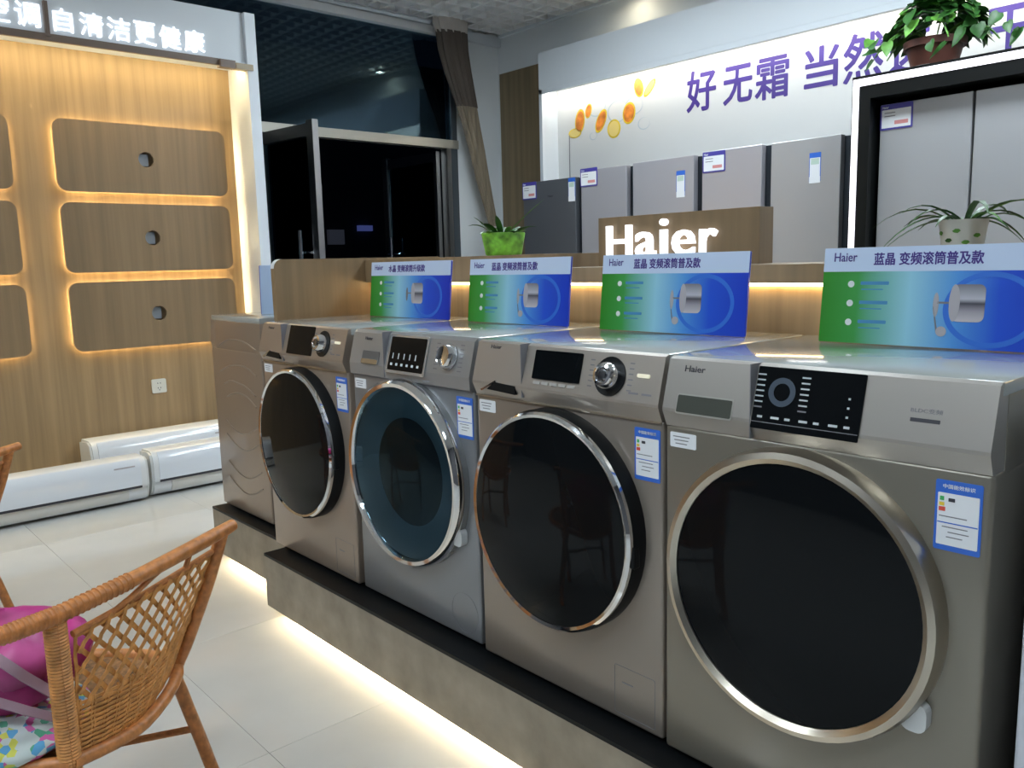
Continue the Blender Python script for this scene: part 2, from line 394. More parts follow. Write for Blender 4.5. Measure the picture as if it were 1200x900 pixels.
for dy, dz, w_, h_ in ((-.008, .018, .004, .009), (.008, .018, .004, .009), (-.008, -.012, .004, .009), (.008, -.012, .004, .009), (0, -.024, .004, .009)):
    PR('socket_slot', rrect(.459 + dy, .575 + dz, w_, h_, .001, 1), .012, .0126, inkd, ws, MX(-2.5))

# air conditioners on the floor
def aircon(name, label, X, ya, yb, z0, s=1.0):
    t = thing(name, label, 'air conditioner', (X, (ya + yb) / 2, z0), 0, 'air conditioners on the floor')
    ya, yb = ya - (ya + yb) / 2, yb - (ya + yb) / 2; ya, yb = -abs(yb), abs(yb)
    # profile in (x,z): x negative towards the wall
    pr = [(-.20, .03), (-.20, .26), (-.185, .278), (-.06, .282), (-.025, .272), (-.006, .245), (0, .20), (0, .12), (-.004, .10), (-.012, .10), (-.018, .105), (-.022, .098), (-.02, .06), (-.045, .022), (-.09, .002), (-.17, .002)]
    pr = [(a * s, b * s) for a, b in pr]
    M = frame((0, ya, 0), (1, 0, 0), (0, 0, 1))      # local z -> -Y
    bm = bmesh.new(); bm_prism(bm, pr, 0, -(yb - ya), M); finish(bm, 'housing', whiteg, t, True)
    fp = [(.0005, .112), (.0005, .20), (-.006, .246), (-.024, .273), (-.024, .276), (-.003, .249), (.004, .20), (.004, .112)]
    bm = bmesh.new(); bm_prism(bm, [(a * s, b * s) for a, b in fp], -.03, -(yb - ya) + .03, M); finish(bm, 'front_panel', mat('ac_panel', (.70, .74, .80), .1, coat=.4), t, True)
    B('air_gap', (-.020 * s, ya + .03, .097 * s), (.002, yb - .03, .113 * s), inkd, t)
    lv = [(-.016, .096), (-.014, .058), (-.040, .022), (-.046, .026), (-.022, .060), (-.024, .096)]
    bm = bmesh.new(); bm_prism(bm, [((a + .003) * s, b * s) for a, b in lv], -.10, -(yb - ya) + .10, M); finish(bm, 'louvre', mat('ac_louvre', (.66, .65, .62), .2), t, True)
    for yy in (ya - .012, yb):
        q = [(-.195, .03), (-.195, .262), (-.06, .276), (-.022, .262), (-.004, .20), (-.006, .11), (-.028, .06), (-.05, .024), (-.09, .006)]
        PR('end_cap', [(a * s, b * s) for a, b in q], 0, -.012, mat('ac_cap', (.62, .64, .64), .25), t, frame((0, yy, 0), (1, 0, 0), (0, 0, 1)))
    B('indicator', (-.0, yb - .17, .232 * s), (-.0105 + .012, yb - .06, .240 * s), mat('ac_ind', (.42, .40, .42), .4), t)
    B('printed_mark', (-.0145, yb - .31, .078 * s), (-.0118, yb - .29, .09 * s), inkg, t)
    TX('printed_text', 'INVERTER', inkg, frame((-.0135, yb - .285, .080 * s), (0, 1, 0), (.1, 0, 1)), .007 * s, .001, t, 0, .13)
    return t
aircon('air_conditioner', 'white split air conditioner on the floor, front left beside the wicker chair', -1.91, -.70, .155, .002, .92)
aircon('air_conditioner', 'white split air conditioner on the floor, its right half hidden by the washers', -1.94, .205, 1.06, .002, .96)
aircon('air_conditioner', 'white split air conditioner standing behind the other two against the wood wall', -2.23, -.03, .86, .002, 1.14)

# ================================================================== PLINTHS
pl = thing('display_plinth', 'long grey-brown plinth with black top carrying the washing machine row', 'plinth', (1.7, .27, 0))
B('body', (.045, -.066, .046), (3.55, .575, .240), stone, pl, .002, True)
B('top_plate', (.045, -.066, .240), (3.55, .575, .250), black, pl, 0, True)
B('recessed_base', (.12, .06, 0), (3.5, .56, .046), black, pl, 0, True)
B('led_strip', (.10, .015, .034), (3.5, .03, .045), emitm('led_floor', WARMW, 48), pl, 0, True)
pl = thing('display_plinth', 'short grey-brown plinth under the sideways washing machine at the row end', 'plinth', (-.33, .38, 0))
B('body', (-.702, .045, .046), (.03, .74, .240), stone, pl, .002, True)
B('top_plate', (-.702, .045, .240), (.03, .74, .250), black, pl, 0, True)
B('recessed_base', (-.64, .16, 0), (.0, .70, .046), black, pl, 0, True)
B('led_strip', (-.64, .115, .034), (.0, .13, .045), MATS['led_floor'], pl, 0, True)

# ================================================================== WASHING MACHINES
PA, PBt = (-.014, .750), (.012, .846)     # control face in (y,z)
PM = frame((0, PA[0], PA[1]), (1, 0, 0), (0, PBt[0] - PA[0], PBt[1] - PA[1]))
SL = math.hypot(PBt[0] - PA[0], PBt[1] - PA[1])
def P2(z): return (z - PA[1]) / (PBt[1] - PA[1]) * SL   # height on the slanted face
FM = frame((0, 0, 0), (1, 0, 0), (0, 0, 1))              # front face, z axis towards viewer (-Y)
def energy_label(t, x, z, w=.068, h=.112, M=FM, d=0.0, small=False):
    e = PR('energy_label', rrect(x + w / 2, z - h / 2, w, h, .002, 1), d, d + .0012, bluep, t, M)
    PR('label_face', rrect(x + w / 2, z - h * .55, w * .88, h * .74, .001, 1), d + .0012, d + .0018, paper, e, M)
    if small: return e
    B_ = lambda n, cx, cy, ww, hh, m, dd=.0023: PR(n, rrect(x + w * cx, z - h * cy, w * ww, h * hh, .0004, 1), d + .0018, d + dd, m, e, M)
    B_('divider', .5, .60, .86, .015, bluep); B_('bar', .15, .26, .09, .06, grnp); B_('bar', .15, .34, .11, .05, yelp); B_('bar', .16, .41, .14, .06, redp)
    B_('grade', .36, .27, .14, .05, inkd)
    for k in range(3): B_('printed_line', .45 + .08 * (k % 2), .66 + .07 * k, .55 - .1 * k, .014, inkg)
    B_('printed_line', .40, .51, .6, .014, inkg)
    TX('printed_text', '中国能效标识', paper, M @ Matrix.Translation((x + w * .16, z - h * .115, d + .0012)), h * .062, .0006, e, .01, w * .68)
    return e
def washer(name, label, loc, style, body_m, pan_m, rotz=0, w=.597, d=.55, group='washing machines'):
    t = thing(name, label, 'washing machine', loc, rotz, group)
    bm = bmesh.new(); bm_box(bm, (0, 0, .012), (w, d, .714), .008, 3); bm_box(bm, (.001, .046, .70), (w - .001, d, .83), .004, 2); finish(bm, 'body', body_m, t, True)
    bm = bmesh.new(); bm_box(bm, (.001, .022, .828), (w - .001, d, .851), .004, 2); finish(bm, 'top_cover', topm, t, True)
    if style == 2: pr = [(.0, .712), (-.010, .716), (-.012, .75), (.012, .842), (.024, .851), (.05, .85), (.05, .712)]
    else: pr = [(.0, .712), (PA[0], PA[1] - .006), PA, PBt, (PBt[0] + .01, .8505), (.05, .85), (.05, .712)]
    bm = bmesh.new(); bm_prism(bm, [(y, z) for y, z in pr], .003, w - .003, frame((0, 0, 0), (0, 1, 0), (0, 0, 1)))
    cp = finish(bm, 'control_panel', pan_m, t)
    for cx_ in (.05, w - .05):
        for cy_ in (.05, d - .05): LT('foot', [(.0, 0), (.022, 0), (.018, .013), (0, .013)], black, t, Matrix.Translation((cx_, cy_, 0)), 12)
    D = PM @ Matrix.Translation((0, 0, 0))
    R = lambda n, x0, x1, z0, z1, m, a=.0, b=.0015, r=.003, par=None: PR(n, rrect((x0 + x1) / 2, (P2(z0) + P2(z1)) / 2, x1 - x0, P2(z1) - P2(z0), r, 3), a, b, m, par or cp, PM)
    def text(s, x, z, h, m, wd=None, bold=0, par=None): return TX('printed_text', s, m, PM @ Matrix.Translation((x, P2(z), 0)), h, .0008, par or cp, bold, wd)
    text('Haier', (.05, .05, .075, .055, .043)[style] if style < 5 else .05, (.825, .828, .822, .832, .823)[style], .0095 if style != 4 else .0125, inkd, (.04, .045, .04, .038, .047)[style], .01)
    cx, cz = .292, .446
    dm = FM @ Matrix.Translation((cx, cz, 0))
    if style in (1, 3):
        R('display', .220, .372 if style == 3 else .392, .772 if style == 3 else .752, .838 if style == 3 else .847, blackg, 0, .003)
        if style == 3:
            for k in range(5): R('button', .226 + k * .028, .248 + k * .028, .760, .767, mat('panel_button', (.55, .54, .52), .3, .4), 0, .002, .002)
        kx, kz = (.458, .796)
        km = PM @ Matrix.Translation((kx, P2(kz), 0))
        LT('knob_recess', [(.043, .0), (.043, .003), (.032, .0015), (0, .0015)], black, cp, km, 32)
        kn = LT('knob', [(.030, .002), (.029, .020), (.024, .030), (.018, .031), (.015, .026), (0, .024)], chrome, cp, km, 32)
        LT('knob_mark', [(.011, .0245), (.011, .031), (.0, .032)], mat('knob_centre', (.25, .26, .28), .2, 1), kn, km, 20)
        for k in range(6):
            for sgn in (-1, 1): R('printed_mark', kx + sgn * .056 - .006, kx + sgn * .056 + .006, .77 + k * .0112, .7725 + k * .0112, inkg, 0, .0006, .0005)
        R('start_button', .532, .565, .800, .808, mat('lit_button', (.8, .75, .6), .4, emit=(1, .9, .6), es=.5 if style == 3 else .2), 0, .003, .003)
        for k in range(2): R('printed_mark', .515 + .035 * k, .54 + .035 * k, .765, .769, inkg, 0, .0006, .0005)
        # drawer with slanted grip
        B('drawer_seam', (.185, -.0125, .722), (.1868, .03, .851), inkg, cp)
        PR('drawer_grip', [(.06, .732), (.165, .727), (.165, .748), (.09, .752)], .004, .0152, black, cp, FM)
        PR('grip_edge', [(.035, .729), (.095, .757), (.096, .753), (.042, .727)], .010, .0165, chrome, cp, FM)
        PR('trim_line', [(.003, .7095), (w - .003, .7095), (w - .003, .7125), (.003, .7125)], 0, .0045, champ, t, FM)
    if style == 0:
        pass
    if style == 2:
        fr = R('display_frame', .212, .402, .736, .844, mat('panel_light', (.55, .56, .58), .25, .7), 0, .002, .004)
        R('display', .222, .394, .744, .838, blackg, .002, .0035)
        for k in range(6): R('printed_icon', .235 + k * .026, .245 + k * .026, .757, .764, inkl, .0035, .004, .001)
        for k in range(5): R('printed_icon', .24 + k * .028, .244 + k * .028, .776, .792, inkl, .0035, .004, .001)
        R('drawer_grip', .074, .166, .752, .790, mat('grip_dark', (.10, .10, .10), .4), 0, .001, .004)
        R('grip_edge', .076, .164, .752, .766, chrome, .001, .004, .004)
        B('drawer_seam', (.196, -.0125, .718), (.1976, .03, .851), inkg, cp)
        km = PM @ Matrix.Translation((.498, P2(.797), 0))
        LT('knob_recess', [(.036, 0), (.036, .002), (0, .002)], mat('panel_light', (.5, .5, .5)), cp, km, 32)
        LT('knob', [(.032, .002), (.031, .018), (.027, .024), (.022, .022), (0, .021)], chrome, cp, km, 32)
        for k in range(7):
            for sgn in (-1, 1): R('printed_mark', .498 + sgn * .052 - .008, .498 + sgn * .052 + .008, .762 + k * .0112, .7645 + k * .0112, inkg, 0, .0006, .0005)
        R('printed_mark', .40, .43, .725, .729, inkg, 0, .0006, .0005)
        PR('trim_line', [(.003, .7095), (w - .003, .7095), (w - .003, .712), (.003, .712)], 0, .002, inkg, t, FM)
    if style == 4:
        R('display', .206, .405, .736, .8455, blackg, 0, .003, .002)
        R('display_line', .207, .404, .7475, .7487, inkg, .003, .0035, .0003)
        bm = bmesh.new(); bm_ring(bm, circ(.258, P2(.803), .026, 32), circ(.258, P2(.803), .016, 32), .003, .0036, PM); finish(bm, 'dial_print', mat('dial_blue', (.05, .07, .10), .3), cp)
        for k in range(7):
            for sgn in (-1, 1): R('printed_icon', .258 + sgn * .043 - .008, .258 + sgn * .043 + .008, .773 + k * .0095, .7755 + k * .0095, inkl if k else inkg, .003, .0036, .0005)
        for k in range(7): R('printed_icon', .217 + k * .027, .227 + k * .027 + .006 * (k % 2), .7555, .7595, inkl, .003, .0036, .0005)
        for k in range(3): R('printed_icon', .380, .384, .772 + k * .015, .7755 + k * .015, inkl, .003, .0036, .0005)
        B('drawer_seam', (.2005, -.0142, .714), (.2022, .03, .851), inkg, cp)
        R('drawer_recess_rim', .036, .163, .742, .781, mat('recess_rim', (.45, .44, .40), .3, .5), 0, .0012, .004)
        R('drawer_grip', .038, .161, .745, .778, mat('grip_olive', (.035, .04, .03), .5), .0012, .0018, .003)
        text('BLDC变频', .481, .795, .008, inkg, .048, .0); R('printed_bar', .482, .527, .781, .787, inkd, 0, .0006, .001)
    # door
    if style in (1, 3):
        bm = bmesh.new(); bm_lathe(bm, [(.262, 0), (.262, .030), (.254, .044), (.243, .046)], dm, 64); finish(bm, 'door_rim', black, t, True)
        LT('door_ring', [(.258, .038), (.258, .047), (.252, .053), (.245, .050), (.243, .044)], chrome, t, dm, 72)
        LT('door_glass', [(.2445, .044), (.2445, .049), (.20, .056), (.12, .062), (0, .064)], blackg, t, dm, 64)
        B('door_latch', (cx + .235, -.040, cz - .05), (cx + .262, -.02, cz - .0), black, t, .004)
    elif style == 2:
        LT('door_rim', [(.276, 0), (.276, .022), (.268, .03), (.25, .03)], mat('rim_grey', (.30, .31, .32), .25, .6), t, dm, 64)
        LT('door_ring', [(.277, .020), (.275, .036), (.266, .046), (.255, .044), (.250, .034)], chrome, t, dm, 72)
        LT('drum_funnel', [(.250, .030), (.17, .010), (.16, .004)], mat('funnel_teal', (.13, .20, .24), .3, .3), t, dm, 64)
        LT('drum_hole', [(.165, .004), (0, .004)], mat('drum_dark', (.008, .012, .016), .3), t, dm, 48)
        LT('door_glass', [(.252, .036), (.22, .048), (.13, .058), (0, .062)], glass('door_glass_tint', (.36, .46, .52), .45), t, dm, 64)
    else:
        LT('door_ring', [(.262, 0), (.263, .022), (.258, .040), (.247, .044), (.237, .036), (.236, .028)], champ, t, dm, 72)
        LT('door_glass', [(.238, .024), (.238, .033), (.20, .037), (.1, .041), (0, .042)], blackg, t, dm, 64)
    if style in (2, 4):
        bm = bmesh.new(); tm = FM @ Matrix.Translation((cx + (.238 if style == 2 else .222), cz - (.138 if style == 2 else .146), 0))
        bm_prism(bm, rrect(0, 0, .042, .05, .016, 5), .001, .022, tm); finish(bm, 'door_tab', mat('tab_white', (.6, .62, .63), .4), t)
    # small white sticker left, energy label right
    if style:
        st = PR('sticker', rrect(.044, .685, .062, .030, .002, 1), 0, .0012, paper, t, FM)
        for k in range(3): PR('printed_line', rrect(.040, .692 - k * .007, .04 - .006 * k, .002, .0003, 1), .0012, .0016, inkg, st, FM)
        energy_label(t, .524, .695)
    if style in (1, 3):
        bm = bmesh.new(); bm_ring(bm, rrect(.520, .085, .115, .115, .004, 2), rrect(.520, .085, .1135, .1135, .004, 2), 0, .0008, FM); finish(bm, 'filter_hatch', inkg, t)
        PR('hatch_slot', rrect(.50, .105, .032, .003, .001, 1), 0, .0008, inkg, t, FM)
    if style == 2:
        bm = bmesh.new(); bm_ring(bm, circ(.528, .085, .058, 40), circ(.528, .085, .0568, 40), 0, .001, FM); finish(bm, 'filter_hatch', inkg, t)
    return t
ZB = .25
LBL = [None,
 'champagne front-loading washing machine at the far end of the row, smallest in view',
 'silver-grey front-loading washing machine with thick chrome ring and clear tinted door',
 'champagne front-loading washing machine with thin chrome door ring and chrome knob',
 'nearest large champagne front-loading washing machine with touch panel and black door']
washer('washing_machine', LBL[1], (0, .004, ZB), 1, goldw, goldp)
washer('washing_machine', LBL[2], (.620, .010, ZB), 2, silver, mat('panel_grey', (.36, .365, .37), .33, .6))
washer('washing_machine', LBL[3], (1.241, -.001, ZB), 3, gold, mat('panel_warm', (.42, .378, .335), .33, .6), 0, .599)
washer('washing_machine', LBL[4], (1.852, -.010, ZB), 4, gold2, panelm, 0, .606)
washer('washing_machine', 'pale grey washing machine at the right edge of the photo, barely showing', (2.503, 0, ZB), 4, mat('machine_white', (.55, .58, .65), .3), white, 0, .597)
m0 = washer('washing_machine', 'washing machine turned sideways at the row end, wavy embossed side panel showing', (-.69, .69, ZB), 0, goldw, goldp, -PI / 2, .597, .485)
# embossed curves on the side panel (local x = w side)
for k, (xa, za, xm, zm, xb, zb) in enumerate(((.09, .725, .25, .755, .44, .722), (.08, .612, .27, .650, .43, .618), (.11, .56, .24, .575, .41, .535), (.13, .505, .28, .530, .41, .488), (.10, .40, .25, .36, .42, .41), (.10, .34, .26, .29, .42, .34), (.10, .22, .26, .17, .42, .22), (.10, .15, .26, .10, .42, .15))):
    TB('embossed_wave', [(.597, xa, za), (.597, (xa + xm) / 2, (za + zm) / 2 + .010 * (1 if zm > za else -1)), (.597, xm, zm), (.597, (xm + xb) / 2, (zm + zb) / 2 + .010 * (1 if zm > zb else -1)), (.597, xb, zb)], .0035, gold, m0, 6, 5)

# ================================================================== PLACARDS
def placard(label, x, y, w, h, kind, rotz=0, tilt=.10, z=1.102, title='蓝晶 变频滚筒普及款'):
    t = thing('placard', label, 'placard', (x, y, z), rotz, 'product placards')
    M = frame((0, 0, 0), (1, 0, 0), (0, math.sin(tilt), math.cos(tilt)))
    st = [(0, srgb(40, 130, 30)), (.16, srgb(60, 150, 70)), (.38, srgb(150, 205, 225)), (.56, srgb(80, 150, 220)), (.72, srgb(25, 80, 205)), (1, srgb(15, 45, 180))]
    PR('board', rrect(w / 2, h / 2, w, h, .002, 1), -.006, 0, grad_mat('placard_print', st, 0, 0, .5), t, M)
    PR('back_sheet', rrect(w / 2, h / 2, w, h, .002, 1), -.0066, -.006, mat('back_pale', (.45, .58, .80), .5), t, M)
    hd = PR('header_strip', rrect(w / 2, h * .875, w, h * .25, .001, 1), 0, .0006, mat('placard_white', (.55, .66, .86), .35), t, M)
    TX('printed_text', 'Haier', purple, M @ Matrix.Translation((w * .05, h * .855, .0006)), h * .095, .0005, hd, .01, w * .11)
    TX('printed_text', title, purple, M @ Matrix.Translation((w * .24, h * .815, .0006)), h * .125, .0005, hd, 0, w * .46, 0, False, .0006)
    for k in range(3):
        PR('bullet', circ(w * .14, h * (.62 - .2 * k), h * .035, 16), 0, .0006, paper, t, M)
        PR('printed_line', rrect(w * .25, h * (.63 - .2 * k), w * .13, h * .035, .001, 1), 0, .0006, mat('print_blue', (.06, .25, .50), .4), t, M)
        PR('printed_line', rrect(w * .24, h * (.565 - .2 * k), w * .10, h * .012, .0005, 1), 0, .0006, MATS['print_blue'], t, M)
    bm = bmesh.new(); bm_ring(bm, circ(w * .74, h * .38, h * .42, 48, h * .36), circ(w * .74, h * .38, h * .37, 48, h * .31), 0, .0005, M); finish(bm, 'glow_ring', mat('ring_blue', (.03, .16, .65), .4), t)
    sm = grad_mat('drum_steel', [(0, srgb(205, 200, 205)), (.3, srgb(160, 155, 165)), (.5, srgb(70, 70, 80)), (.62, srgb(190, 190, 200)), (1, srgb(120, 120, 130))], 2, h * .25, h * .62)
    dx = w * .655 if kind else w * .62
    PR('drum_print', rrect(dx, h * .44, w * .13, h * .36, .012, 4), .0005, .0011, sm, t, M)
    PR('drum_print', circ(dx - w * .055, h * .44, w * .022, 24, h * .18), .0011, .0015, mat('drum_face', (.45, .43, .46), .3), t, M)
    PR('drum_shaft', rrect(dx - w * .10, h * .44, w * .05, h * .02, .0005, 1), .0005, .001, inkg, t, M)
    PR('drum_pulley', circ(dx - w * .13, h * .42, w * .012, 20, h * .12), .0005, .001, inkg if not kind else MATS['drum_face'], t, M)
    if kind:
        PR('drum_motor', circ(dx - w * .10, h * .16, w * .022, 16, h * .05), .0005, .0012, MATS['drum_face'], t, M)
        PR('drum_belt', [(dx - w * .142, h * .40), (dx - w * .138, h * .40), (dx - w * .115, h * .16), (dx - w * .122, h * .15)], .0005, .001, inkg, t, M)
    B('easel_foot', (w * .3, .010, .0), (w * .7, .06, .006), paper, t)
    return t
placard('blue-green placard reading crystal inverter upgrade model on the far champagne washer', .10, .41, .50, .205, 0, title='水晶 变频滚筒升级款')
placard('blue-green placard on the silver-grey washing machine, right of the green plant pot', .705, .41, .465, .205, 1)
placard('blue-green placard directly below the glowing sign letters', 1.305, .40, .465, .205, 1)
placard('largest blue-green placard, on the nearest washing machine', 1.953, .41, .465, .205, 1)
placard('placard on the sideways washing machine, only its pale back showing', -.45, .685, .465, .205, 0, -PI / 2, .05)
pb = [o for o in C.objects if o.name.startswith('placard')][-1]

# ================================================================== COUNTER LEDGE
ct = thing('counter_ledge', 'wood-veneered counter ledge with under-lit back behind the washing machines', 'counter', (1.6, .7, 0))
B('back_board', (.05, .585, .0), (3.6, .625, 1.225), wood, ct, 0, True)
B('back_board', (-.15, .585, .252), (.05, .625, 1.225), wood, ct, 0, True)
B('ledge_top', (.93, .555, 1.225), (3.6, .98, 1.272), woodb, ct, .001, True)
B('ledge_top', (-.15, .555, 1.225), (.93, .98, 1.318), woodb, ct, .001, True)
B('rear_board', (-.178, .94, .0), (3.6, .98, 1.225), wood, ct, 0, True)
B('led_strip', (-.12, .572, 1.217), (3.5, .583, 1.2245), emitm('led_ledge', (1, .72, .34), 16), ct, 0, True)
poly = [(.94, .252), (.94, 1.327)] + [(.145 + .035 - .035 * math.sin(a), 1.292 + .035 * math.cos(a)) for a in [PI / 2 * k / 8 for k in range(9)]] + [(.145, .252)]
PR('end_panel', poly, -.178, -.15, woodb, ct, frame((0, 0, 0), (0, 1, 0), (0, 0, 1)), True)
bm = bmesh.new()
arc = [(-.164, .145 + .035 - .036 * math.sin(a), 1.292 + .036 * math.cos(a)) for a in [PI / 2 * k / 8 for k in range(9)]]
for a, b in zip(arc, arc[1:]):
    vs = [bm.verts.new((xx, q[1], q[2])) for q in (a, b) for xx in (-.1785, -.1495)]
    bm.faces.new((vs[0], vs[1], vs[3], vs[2]))
finish(bm, 'edge_band', white, ct, True, True)
# glowing sign
sg = thing('sign_block', 'low wood block on the counter carrying the glowing white letters', 'sign', (1.31, .75, 1.272))
B('block', (1.02, .715, 1.273), (1.612, .785, 1.428), woodb, sg, .001, True)
SGM = emitm('sign_white', (.93, .95, 1), 1.15)
xx = 1.065
for ch, wd_, hh in (('H', .100, .10), ('a', .076, .076), ('i', .026, .112), ('e', .080, .076), ('r', .058, .076)):
    TX('sign_letter', ch, SGM, frame((xx, .714, 1.300), (1, 0, 0), (0, 0, 1)), hh, .014, sg, .008, wd_, 0, True); xx += wd_ + .019

# ================================================================== PLANTS
def blade(bm, p0, az, L, wd, rise, droop, n=6):
    d = V((math.cos(az), math.sin(az), 0)); s = V((-math.sin(az), math.cos(az), 0)); rows = []
    for i in range(n + 1):
        u = i / n; p = V(p0) + d * (L * u) + V((0, 0, rise * u * L - droop * L * u * u)); w_ = wd * (math.sin(PI * min(1, .15 + .85 * u)) ** .7 if u < 1 else 0)
        w_ = max(w_, .0006)
        rows.append((bm.verts.new(p + s * w_), bm.verts.new(p + V((0, 0, -w_ * .5))), bm.verts.new(p - s * w_)))
    for a, b in zip(rows, rows[1:]):
        bm.faces.new((a[0], a[1], b[1], b[0])); bm.faces.new((a[1], a[2], b[2], b[1]))
def blade_plant(t, n, zc, L0, L1, wd, r0, r1, dr0, dr1, ms, rad=.02):
    for k in range(n):
        bm = bmesh.new(); az = 2 * PI * k / n + random.uniform(-.3, .3)
        blade(bm, (rad * math.cos(az), rad * math.sin(az), zc), az, random.uniform(L0, L1), wd * random.uniform(.8, 1.2), random.uniform(r0, r1), random.uniform(dr0, dr1))
        finish(bm, 'leaf', random.choice(ms), t, True)
t = thing('potted_plant', 'short-leaved plant in a bright green pot on the counter by the curtain', 'potted plant', (.55, .715, 1.319))
gp = mat('green_pot', (.22, .55, .06), .3, noise=.75, nscale=(16, 16, 22))
bm = bmesh.new()
rows = [rrect(0, 0, s_, s_, .03, 4) for s_ in (.105, .112, .132, .130, .120, .118)]
zz = (0, .004, .078, .082, .080, .062); rr_ = [[bm.verts.new((q[0], q[1], z)) for q in row] for row, z in zip(rows, zz)]
for A, Bq in zip(rr_, rr_[1:]):
    for k in range(len(A)): bm.faces.new((A[k], A[(k + 1) % len(A)], Bq[(k + 1) % len(A)], Bq[k]))
bm.faces.new(rr_[0][::-1]); bm.faces.new(rr_[-1]); finish(bm, 'pot', gp, t, True)
blade_plant(t, 17, .06, .07, .12, .012, .9, 1.5, .4, .9, [leaf, leaf, leafl])
bm = bmesh.new(); blade(bm, (.01, .0, .07), .6, .15, .006, 1.0, .15); finish(bm, 'leaf', leafl, t, True)
t = thing('potted_plant', 'spider plant with arching leaves in a white leaf-print pot', 'potted plant', (2.118, .76, 1.273))
pw = LT('pot', [(0, 0), (.040, 0), (.052, .088), (.054, .092), (.049, .092), (.046, .078), (0, .078)], mat('pot_white', (.62, .63, .58), .35), t, n=28)
for a, z, m in ((-2.4, .062, leafl), (-1.9, .045, leaf), (-1.5, .066, leafl), (-1.1, .040, leafl), (-2.0, .025, leaf), (-.6, .055, leafl)):
    bm = bmesh.new()
    rad_ = .040 + .012 * z / .088
    bm_prism(bm, [(x * .009, y * .006) for x, y in ((-1, 0), (-.3, .8), (.6, .7), (1, 0), (.3, -.8), (-.6, -.6))], 0, .0012, frame((rad_ * math.cos(a), rad_ * math.sin(a), z), (-math.sin(a), math.cos(a), 0), (.13 * math.cos(a), .13 * math.sin(a), 1)))
    finish(bm, 'leaf_print', m, pw)
blade_plant(t, 16, .078, .10, .19, .007, .55, 1.1, .7, .95, [leaf, leafl, leaf], .012)
RU = V((.668, .743, 0))
for az, L, ri, dr in ((3.98, .20, .55, .9), (3.85, .18, .35, .7), (.84, .19, .75, .95), (.95, .17, .5, .85), (4.2, .16, .9, 1.0), (.6, .13, .4, .8)):
    bm = bmesh.new(); blade(bm, (0, 0, .085), az, L, .0065, ri, dr, 9); finish(bm, 'leaf', leaf, t, True)

# ================================================================== BACK: banner, fridges, lit surround
bn = thing('banner_wall', 'white back-lit banner wall with purple lettering above the refrigerators', 'banner', (-.5, 4.0, 0))
B('panel', (-2.44, 3.99, .0), (2.6, 4.08, 2.9), mat('banner_white', (.66, .67, .67), .5), bn, 0, True)
B('header', (-2.44, 3.80, 2.745), (2.6, 4.08, 3.045), white, bn, .002, True)
B('header_lip', (-2.44, 3.80, 2.705), (2.6, 3.812, 2.745), white, bn, 0, True)
B('side_post', (-2.44, 3.80, .0), (-2.405, 3.99, 2.745), white, bn, .001, True)
B('panel_seam', (-2.27, 3.987, .0), (-2.262, 3.991, 2.36), inkg, bn, 0, True)
B('led_strip', (-2.39, 3.88, 2.735), (2.55, 3.90, 2.745), emitm('led_banner', (1, .93, .80), 30), bn, 0, True)
MY = lambda x, z, Y=3.99: frame((x, Y, z), (1, 0, 0), (0, 0, 1))
for ch, xa, xb, za, zb in (('好', -1.035, -.785, 2.37, 2.655), ('无', -.715, -.485, 2.375, 2.63), ('霜', -.455, -.205, 2.365, 2.635), ('当', -.085, .145, 2.375, 2.635), ('然', .185, .435, 2.37, 2.66), ('选', .475, .72, 2.37, 2.65), ('干', 1.02, 1.26, 2.37, 2.63)):
    TX('banner_letter', ch, purple, MY(xa, za), zb - za, .0015, bn, 0, xb - xa, 0, True, .0052)
orange = mat('orange_print', (.80, .22, .03), .5, noise=.5, nscale=(14, 14, 14)); lemon = mat('lemon_print', (.78, .55, .03), .5, noise=.3, nscale=(12, 12, 12))
icep = mat('splash_print', (.48, .55, .60), .5)
for cx_, cz_, rx, rz, an, m in ((-2.14, 2.46, .055, .10, .15, orange), (-2.04, 2.53, .035, .06, .3, orange), (-1.90, 2.43, .05, .10, .5, orange), (-1.76, 2.35, .07, .075, 0, lemon), (-1.60, 2.45, .065, .085, .2, orange), (-2.2, 2.37, .075, .04, 0, lemon), (-1.50, 2.63, .045, .075, -.25, orange), (-1.39, 2.61, .03, .08, .75, lemon)):
    c_, s_ = math.cos(an), math.sin(an)
    rot = lambda k: [(x * c_ + y * s_, -x * s_ + y * c_) for x, y in circ(0, 0, rx * k, 24, rz * k)]
    f = PR('fruit_print', rot(1), 0, .002, lemon, bn, MY(cx_, cz_), True)
    bm = bmesh.new(); bm_prism(bm, rot(.82), .002, .003, MY(cx_, cz_)); g_ = finish(bm, 'flesh_print', m if m is orange else mat('lemon_flesh', (.8, .62, .2), .5), f, False, True)
for cx_, cz_, r_ in ((-1.95, 2.55, .10), (-1.72, 2.48, .11), (-1.45, 2.35, .06), (-1.99, 2.32, .04), (-1.55, 2.50, .09)):
    bm = bmesh.new(); bm_ring(bm, circ(0, 0, r_, 26, r_ * .8), circ(.004, .003, r_ * .93, 26, r_ * .72), 0, .0012, MY(cx_, cz_)); finish(bm, 'splash_print', icep, bn, False, True)
